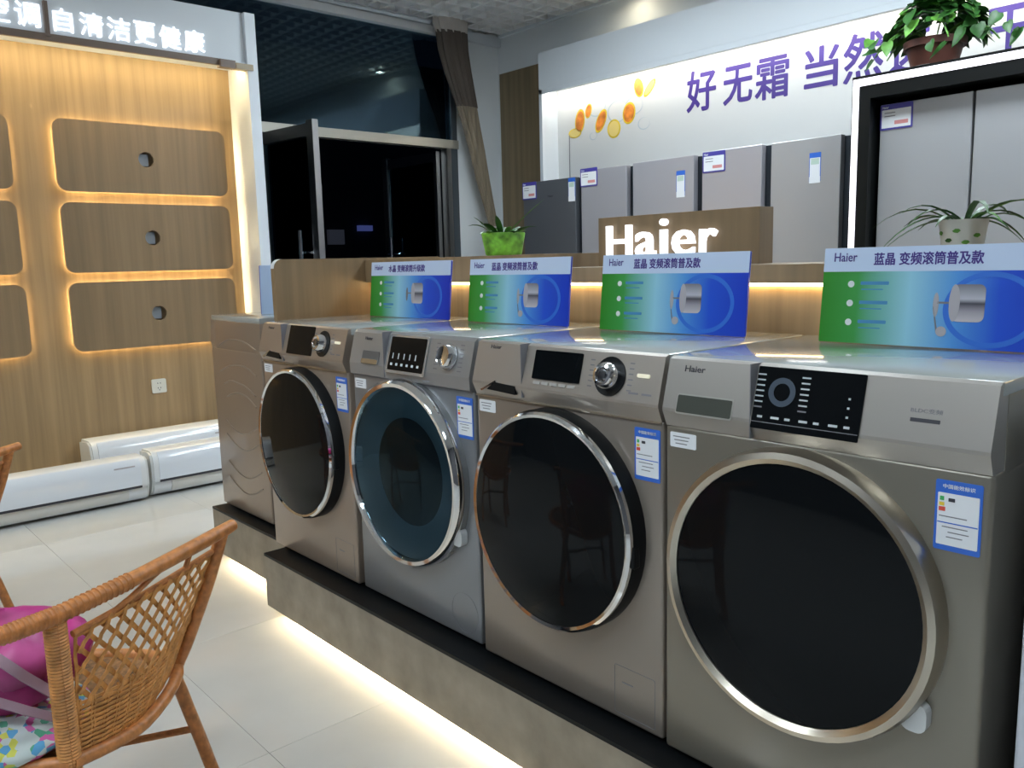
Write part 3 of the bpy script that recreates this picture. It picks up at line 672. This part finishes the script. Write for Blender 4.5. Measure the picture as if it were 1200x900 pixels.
def card(label, M, w, h):
    t = PR('price_card', rrect(w / 2, -h / 2, w, h, .004, 1), 0, .003, mat('card_frame', (.06, .05, .30), .4), None, M); tag(t, label, 'price card', 'price cards on the refrigerators')
    PR('card_face', rrect(w / 2, -h * .57, w * .90, h * .72, .002, 1), .003, .0036, paper, t, M)
    TX('printed_text', 'Haier', paper, M @ Matrix.Translation((w * .06, -h * .165, .003)), h * .10, .0006, t, .01, w * .2)
    for k in range(2): PR('printed_line', rrect(w * .30, -h * (.34 + .13 * k), w * .34, h * .035, .001, 1), .0036, .004, inkg, t, M)
    PR('printed_price', rrect(w * .66, -h * .74, w * .42, h * .15, .002, 1), .0036, .004, mat('price_red', (.62, .25, .25), .5), t, M)
    return t
fgrey = mat('fridge_grey', (.40, .395, .43), .3, .3); fdark = mat('fridge_dark', (.15, .16, .18), .3, .5); fsil = mat('fridge_silver', (.39, .395, .41), .3, .3)
fside = mat('fridge_side', (.02, .026, .034), .4)
FR = [(-2.124, -1.545, 1.915, fdark, 'dark grey refrigerator at the far left of the refrigerator row'),
      (-1.487, -1.048, 1.952, fgrey, 'pale mauve-grey refrigerator second from the left, price card at its top left corner'),
      (-.989, -.474, 1.957, fgrey, 'pale mauve-grey refrigerator in the middle of the row with a blue-white label at right'),
      (-.408, .027, 1.967, fgrey, 'pale mauve-grey refrigerator fourth from left behind the wood sign block'),
      (.091, .531, 1.963, fsil, 'silver refrigerator beside the black lit surround')]
for k, (xa, xb, zt, m, lb) in enumerate(FR):
    t = thing('refrigerator', lb, 'refrigerator', ((xa + xb) / 2, 3.3, 0), 0, 'refrigerators along the back wall')
    w2 = (xb - xa) / 2
    B('cabinet', (-w2 + .004, .055, .02), (w2 + .038, .66, zt - .006), fside, t)
    B('upper_door', (-w2, 0, .72), (w2, .05, zt), m, t, .004); B('lower_door', (-w2, 0, .06), (w2, .05, .712), m, t, .004)
    B('door_grip', (-w2 + .02, .012, .700), (w2 - .02, .05, .722), black, t)
    B('base', (-w2 + .02, .06, 0), (w2 - .02, .6, .06), black, t)
    ex = {0: (w2 - .075, zt - .004), 2: (w2 - .14, zt - .09), 4: (w2 - .19, zt - .085)}.get(k)
    if ex:
        M = frame((0, 0, 0), (1, 0, 0), (0, 0, 1)); energy_label(t, ex[0], ex[1], .072, .165, M, 0, True)
        e = [c for c in t.children if c.name.startswith('energy_label')][-1]
        PR('label_foot', rrect(ex[0] + .036, ex[1] - .155, .068, .038, .001, 1), .0014, .0024, paper, e, M)
        PR('label_print', rrect(ex[0] + .036, ex[1] - .05, .05, .035, .001, 1), .0018, .0024, mat('label_pale', (.45, .58, .50), .5), e, M)
    if k == 0: TX('printed_text', 'Haier', inkd, frame((-.01, -.0, zt - .13), (1, 0, 0), (0, 0, 1)), .018, .001, t, 0, .06)
card('small purple-edged price card on the dark grey refrigerator', frame((-2.13, 3.2995, 1.918), (1, 0, 0), (0, 0, 1)), .16, .135)
card('purple-edged price card on the second refrigerator from the left', frame((-1.492, 3.2995, 1.965), (1, 0, 0), (0, 0, 1)), .17, .132)
card('purple-edged price card on the fourth refrigerator above the wood sign block', frame((-.402, 3.2995, 1.962), (1, 0, 0), (0, 0, 1)), .17, .13)
fs = thing('fridge_surround', 'black cabinet surround outlined with a bright white light strip', 'cabinet surround', (1.25, 3.4, 0))
YF = 3.12
for a, b in (((.675, YF, 0), (.775, 3.98, 2.22)), ((1.745, YF, 0), (1.845, 3.98, 2.22)), ((.775, YF, 2.10), (1.745, 3.98, 2.22))):
    B('panel', a, b, mat('surround_black', (.005, .006, .006), .35, spec=.25), fs, 0, True)
LW = emitm('led_white', (.93, .90, 1), 1.2)
for a, b in (((.682, YF - .006, .02), (.714, YF, 2.205)), ((1.806, YF - .006, .02), (1.838, YF, 2.205)), ((.714, YF - .006, 2.168), (1.806, YF, 2.205))): B('led_strip', a, b, LW, fs, 0, True)
t = thing('refrigerator', 'large silver french-door refrigerator inside the black lit surround', 'refrigerator', (1.258, 3.2, 0), 0, 'refrigerators along the back wall')
B('cabinet', (-.46, .055, .02), (.46, .70, 2.06), fside, t)
for xa, xb in ((-.462, -.006), (.006, .462)):
    B('upper_door', (xa, 0, .9), (xb, .05, 2.068), fsil, t, .004); B('lower_door', (xa, 0, .06), (xb, .05, .89), fsil, t, .004)
B('base', (-.44, .06, 0), (.44, .6, .06), black, t)
card('blue-edged price card on the french-door refrigerator in the lit surround', frame((.797, 3.1995, 2.066), (1, 0, 0), (0, 0, 1)), .168, .13)
# plant on the surround
t = thing('potted_plant', 'bushy green pothos in a terracotta pot on top of the black surround', 'potted plant', (.995, 3.36, 2.221))
LT('saucer', [(0, 0), (.12, 0), (.15, .018), (.145, .02), (.11, .006), (0, .006)], mat('saucer_grey', (.30, .30, .30), .5), t, n=32)
LT('pot', [(0, .006), (.105, .006), (.135, .12), (.15, .12), (.152, .155), (.14, .155), (.128, .13), (0, .13)], mat('terracotta', (.085, .024, .014), .6, noise=.3, nscale=(10, 10, 10)), t, n=32)
def heart(bm, p, n, up, s):
    n = V(n).normalized(); a = V(up); a = (a - n * a.dot(n)).normalized(); b = n.cross(a)
    pts = [(0, .25), (.26, .33), (.46, .12), (.46, -.2), (.28, -.6), (.03, -1.05), (-.28, -.6), (-.46, -.2), (-.46, .12), (-.26, .33)]
    c = bm.verts.new(V(p) + n * (-.10 * s)); vs = [bm.verts.new(V(p) + s * (x * b + y * a) + n * (.10 * s * (abs(x)))) for x, y in pts]
    for i in range(len(vs)): bm.faces.new((c, vs[i], vs[(i + 1) % len(vs)]))
mids = []
for k in range(270):
    az = random.uniform(0, 2 * PI); fr_ = math.sin(az) < -.1
    el = random.uniform(.28 if fr_ else .0, 1.5); r = random.uniform(.7, 1.0)
    p = V((.27 * r * math.cos(az) * math.cos(el), .21 * r * math.sin(az) * math.cos(el), .15 + .24 * r * math.sin(el)))
    mids.append((p, V((math.cos(az) * math.cos(el), math.sin(az) * math.cos(el), .5 + math.sin(el)))))
for a, b, c in ((-.23, -.2, .16), (-.26, -.2, .12), (-.24, -.2, .07), (.24, -.1, .16), (.29, -.12, .13), (.33, -.12, .19), (.38, -.12, .14), (.42, -.1, .10), (.06, -.21, .10), (-.3, -.1, .2), (.12, -.21, .08), (.2, -.2, .13), (-.16, -.2, .14), (.48, -.08, .13)): mids.append((V((a, b, c)), V((0, -1, .3))))
for p, n in mids:
    bm = bmesh.new(); heart(bm, p, n + V((random.uniform(-.6, .6), random.uniform(-.6, .6), random.uniform(-.2, .4))), (random.uniform(-.8, .8), random.uniform(-.8, .8), 1), random.uniform(.05, .085))
    finish(bm, 'leaf', random.choice((leaf, leaf, leaf, leaf, leaf, leafl)), t, True)
for az in (.3, 1.5, 2.8, 4.0, 5.2, 3.4, .0): TB('vine', [(0, 0, .13), (.12 * math.cos(az), .10 * math.sin(az), .22), (.24 * math.cos(az), .20 * math.sin(az), .18), (.30 * math.cos(az), .22 * math.sin(az), .12)], .004, leafl, t, 5, 4)

# ================================================================== WICKER CHAIRS
A = V((1.255, -1.012, 0)); Bp = V((1.03, -.735, 0))
def make_chair(label):
    t = thing('wicker_chair', label, 'chair', (1.0, -1.0, 0), 0, 'wicker chairs')
    w = dict(parent=t, world=True)
    away = V((-.755, -.66, 0)); ab = (Bp - A).normalized()
    rail = [V((1.095, -.605, .722)), V((1.12, -.655, .717)), V((1.165, -.76, .706)), V((1.215, -.88, .695)), V((1.262, -1.005, .687)), V((1.29, -1.09, .688)), V((1.32, -1.20, .69))]
    TB('top_rail', rail, [.0135, .0155, .0155, .0155, .0155, .0155, .0135], rattan, n=12, sub=5, **w)
    # wrapped coils on the rail near the post
    bm = bmesh.new()
    for k in range(34):
        f = 2.9 + 2.9 * k / 33; i_ = int(f); p = rail[i_].lerp(rail[i_ + 1], f - i_)
        d = (rail[i_ + 1] - rail[i_]).normalized(); a = d.cross(V((0, 0, 1))).normalized(); b = d.cross(a)
        bm_tube(bm, [p + .0155 * (math.cos(q) * a + math.sin(q) * b) for q in [2 * PI * i / 12 for i in range(13)]], .0026, 5, False)
    finish(bm, 'binding', rattan, t, True, True)['kind'] = 'stuff'
    # posts / legs
    TB('leg', [A + V((0, 0, .005)), A + V((0, 0, .4)), A + V((.003, 0, .68))], .0165, rattan, n=12, sub=4, **w)
    bm = bmesh.new()
    for k in range(52):
        z = .36 + k * .0062
        bm_tube(bm, [(A.x + .0175 * math.cos(q), A.y + .0175 * math.sin(q), z) for q in [2 * PI * i / 12 for i in range(13)]], .0034, 5, False)
    finish(bm, 'binding', rattw, t, True, True)['kind'] = 'stuff'
    TB('leg', [(1.108, -.636, .715), (1.085, -.668, .60), (1.055, -.712, .47), (1.035, -.738, .395), (1.028, -.725, .33), (1.02, -.690, .20), (1.01, -.64, .005)], .0145, rattan, n=12, sub=5, **w)
    Cp = Bp + away * .36; Dp = A + away * .36
    LC, LD = V((.862, -.925, 0)), V((1.06, -1.20, 0))
    for q, e_ in ((Cp, LC), (Dp, LD)): TB('leg', [q.lerp(e_, .45) + V((0, 0, .40)), e_ + V((0, 0, .2)), e_ + V((.0, .0, .005))], .0145, rattan, n=10, sub=3, **w)
    # stretchers
    s1 = V((1.022, -.70, .235)); c1 = LC + V((0, 0, .2)); d1 = LD + V((0, 0, .2)); a1 = A + V((0, 0, .2))
    for p, q in ((s1, c1), (c1, d1), (d1, a1)): TB('stretcher', [p, q], .0085, rattan, n=8, **w)
    # seat ring (bucket) and seat weave
    rim = [A + V((.01, .0, .40)), (A + Bp) / 2 + V((.03, .02, .375)), Bp + V((.01, 0, .41)), (Bp + Cp) / 2 + V((-.03, .05, .40)), Cp + V((0, 0, .40)), (Cp + Dp) / 2 + away * .03 + V((0, 0, .395)), Dp + V((0, 0, .40)), (A + Dp) / 2 + V((.02, -.04, .40)), A + V((.01, .0, .40))]
    TB('seat_rim', rim, .0135, rattan, n=10, sub=5, **w)
    bm = bmesh.new(); cc = (A + Bp + Cp + Dp) / 4 + V((0, 0, .375))
    m_ = len(rim) - 1; rings = []
    for f in (1.0, .66, .33):
        rings.append([bm.verts.new(cc + (rim[i] - cc) * f * .97 + V((0, 0, -.02 * (1 - f)))) for i in range(m_)])
    ctr = bm.verts.new(cc + V((0, 0, -.025)))
    for P_, Q_ in zip(rings, rings[1:]):
        for i in range(m_): bm.faces.new((P_[i], P_[(i + 1) % m_], Q_[(i + 1) % m_], Q_[i]))
    for i in range(m_): bm.faces.new((rings[-1][i], rings[-1][(i + 1) % m_], ctr))
    bmesh.ops.subdivide_edges(bm, edges=bm.edges[:], cuts=2, use_grid_fill=True)
    finish(bm, 'seat', mat('seat_weave', (.20, .09, .03), .6, noise=.6, nscale=(90, 90, 90), bump=.5), t, True, True)
    # back panel: rods and open weave between post A and post B
    top0, top1 = V((1.255, -.985, .640)), V((1.105, -.660, .676))
    TB('panel_rod', [top0, (top0 + top1) / 2 + V((0, 0, -.004)), top1], .007, rattan, n=8, sub=4, **w)
    TB('rail_spacer', [(1.140, -.735, .664), (1.146, -.72, .705)], .006, rattan, n=6, **w)
    TB('curved_rod', [(1.218, -.90, .648), (1.205, -.86, .664), (1.18, -.80, .690), (1.15, -.735, .706)], .006, rattan, n=8, sub=4, **w)
    bot0, bot1 = V((1.255, -1.0, .40)), V((1.035, -.74, .415))
    out = V((.66, .52, 0)).normalized()
    def S(u, v):
        a = bot0.lerp(bot1, u) + V((0, 0, -.030 * math.sin(PI * u))); b = top0.lerp(top1, u)
        bow = .028 * math.sin(PI * u) * (.35 + .65 * math.sin(PI * min(1, v * .9 + .1)))
        return a.lerp(b, v) + out * bow
    bm = bmesh.new()
    def ribbon(uv, wd, off):
        n = len(uv); pts = [S(*q) for q in uv]; rows = []
        for i, p in enumerate(pts):
            tg = (pts[min(i + 1, n - 1)] - pts[max(0, i - 1)]).normalized(); s = tg.cross(out).normalized()
            o_ = out * (off + .0015 * math.sin(i * 2.1))
            rows.append([bm.verts.new(p + o_ + s * wd + out * .001), bm.verts.new(p + o_ - s * wd + out * .001), bm.verts.new(p + o_ - s * wd - out * .001), bm.verts.new(p + o_ + s * wd - out * .001)])
        for P_, Q_ in zip(rows, rows[1:]):
            for k in range(4): bm.faces.new((P_[k], P_[(k + 1) % 4], Q_[(k + 1) % 4], Q_[k]))
    for u_ in (.012, .985): ribbon([(u_, v / 10) for v in range(11)], .004, 0)
    NV = 12
    for k in range(NV + 1):
        u = .02 + .96 * k / NV
        for du in (-.010, .010): ribbon([(u + du, .46 * v / 8) for v in range(9)], .0022, 0)
    for sgn in (1, -1):                                     # open diagonal cane
        for k in range(-9, 15):
            pts = []
            for i in range(23):
                v = .40 + .60 * i / 22; u = (k + .5) / 10 + sgn * (v - .4) * .62 + (0 if sgn > 0 else .37)
                if 0.01 <= u <= .99: pts.append((u, v))
            if len(pts) > 2: ribbon(pts, .0048, .0025 * sgn)
    for k in range(2): ribbon([(i / 16 * .97 + .015, (.43, .97)[k]) for i in range(17)], .003, 0)
    for k in range(22): ribbon([(i / 24 * .97 + .015, .012 + k * .0185) for i in range(25)], .0021, .002 * (1 if k % 2 else -1))
    o = finish(bm, 'woven_panel', rattw, t, False, True); o['kind'] = 'stuff'
    return t
ch1 = make_chair('brown wicker chair in the foreground holding the pink bag')
ch2 = copy_tree(ch1); ch2['label'] = 'second brown wicker chair, only its back edge showing at the left border'
ch2.location = (1.0 - 1.385, -1.0 - .147, 0)

# pink bag and floral cloth on the seat
bg = thing('backpack', 'magenta pink backpack with grey straps lying on the wicker chair seat', 'backpack', (1.02, -1.10, .41))
def lump(bm, c, rx, ry, rz, seed, amp=.12, nu=30, nv=18, rot=0):
    rnd = random.Random(seed); ph = [(rnd.uniform(0, 6), rnd.uniform(1.5, 4), rnd.uniform(1.5, 4)) for _ in range(4)]; rows = []
    for j in range(nv + 1):
        th = PI * j / nv; row = []
        for i in range(nu):
            a = 2 * PI * i / nu; k = 1 + amp * sum(math.sin(p + m * a_ + n * th) for (p, m, n), a_ in zip([(q[0], round(q[1]), q[2]) for q in ph], [a] * 4)) / 2.2
            x, y, z = rx * k * math.sin(th) * math.cos(a), ry * k * math.sin(th) * math.sin(a), rz * k * math.cos(th)
            row.append(bm.verts.new((c[0] + x * math.cos(rot) - y * math.sin(rot), c[1] + x * math.sin(rot) + y * math.cos(rot), c[2] + z)))
        rows.append(row)
    for P_, Q_ in zip(rows, rows[1:]):
        for i in range(nu): bm.faces.new((P_[i], P_[(i + 1) % nu], Q_[(i + 1) % nu], Q_[i]))
    bmesh.ops.remove_doubles(bm, verts=bm.verts[:], dist=1e-5)
pink = mat('magenta_cloth', (.36, .015, .15), .55, noise=.35, nscale=(14, 14, 14), bump=.4)
bm = bmesh.new(); lump(bm, (1.03, -1.085, .545), .15, .17, .082, 3, .16); finish(bm, 'bag_body', pink, bg, True, True)
bm = bmesh.new(); lump(bm, (1.11, -1.05, .562), .075, .075, .05, 8, .22); finish(bm, 'bag_flap', mat('pink_cloth', (.38, .05, .19), .5, noise=.25, nscale=(12, 12, 12)), bg, True, True)
def strap(pts, wd, name='strap'):
    bm = bmesh.new(); pts = [V(p) for p in pts]; rows = []
    for i, p in enumerate(pts):
        tg = (pts[min(i + 1, len(pts) - 1)] - pts[max(0, i - 1)]).normalized(); s = tg.cross(V((.75, -.1, .65))).normalized(); nn = s.cross(tg)
        rows.append([bm.verts.new(p + s * wd + nn * .003), bm.verts.new(p - s * wd + nn * .003), bm.verts.new(p - s * wd - nn * .003), bm.verts.new(p + s * wd - nn * .003)])
    for P_, Q_ in zip(rows, rows[1:]):
        for k in range(4): bm.faces.new((P_[k], P_[(k + 1) % 4], Q_[(k + 1) % 4], Q_[k]))
    finish(bm, name, mat('strap_grey', (.38, .26, .32), .5), bg, True, True)
strap([(1.15, -1.18, .675), (1.185, -1.11, .625), (1.20, -1.06, .565), (1.195, -1.005, .50)], .009)
strap([(1.19, -1.18, .585), (1.205, -1.12, .545), (1.21, -1.06, .50), (1.195, -1.005, .455)], .008)
fl = bpy.data.materials.new('floral_cloth'); fl.use_nodes = True; nt = fl.node_tree
vo = nt.nodes.new('ShaderNodeTexVoronoi'); vo.inputs['Scale'].default_value = 75; tc = nt.nodes.new('ShaderNodeTexCoord'); rp = nt.nodes.new('ShaderNodeValToRGB'); sp = nt.nodes.new('ShaderNodeSeparateColor')
rp.color_ramp.interpolation = 'CONSTANT'; e = rp.color_ramp.elements
cols = [(0, (.55, .62, .60, 1)), (.42, (.10, .35, .60, 1)), (.55, (.62, .62, .10, 1)), (.68, (.60, .12, .35, 1)), (.82, (.55, .62, .62, 1)), (.92, (.10, .40, .25, 1))]
while len(e) < len(cols): e.new(.5)
for k, (p_, c_) in enumerate(cols): e[k].position = p_; e[k].color = c_
nt.links.new(tc.outputs['Object'], vo.inputs['Vector']); nt.links.new(vo.outputs['Color'], sp.inputs[0]); nt.links.new(sp.outputs[0], rp.inputs[0]); nt.links.new(rp.outputs[0], nt.nodes['Principled BSDF'].inputs['Base Color'])
nt.nodes['Principled BSDF'].inputs['Roughness'].default_value = .7
bm = bmesh.new(); lump(bm, (1.085, -1.09, .432), .15, .165, .042, 5, .10); o = finish(bm, 'floral_cloth', fl, None, True)
tag(o, 'white cloth with blue, yellow and pink floral print under the pink backpack', 'cloth')
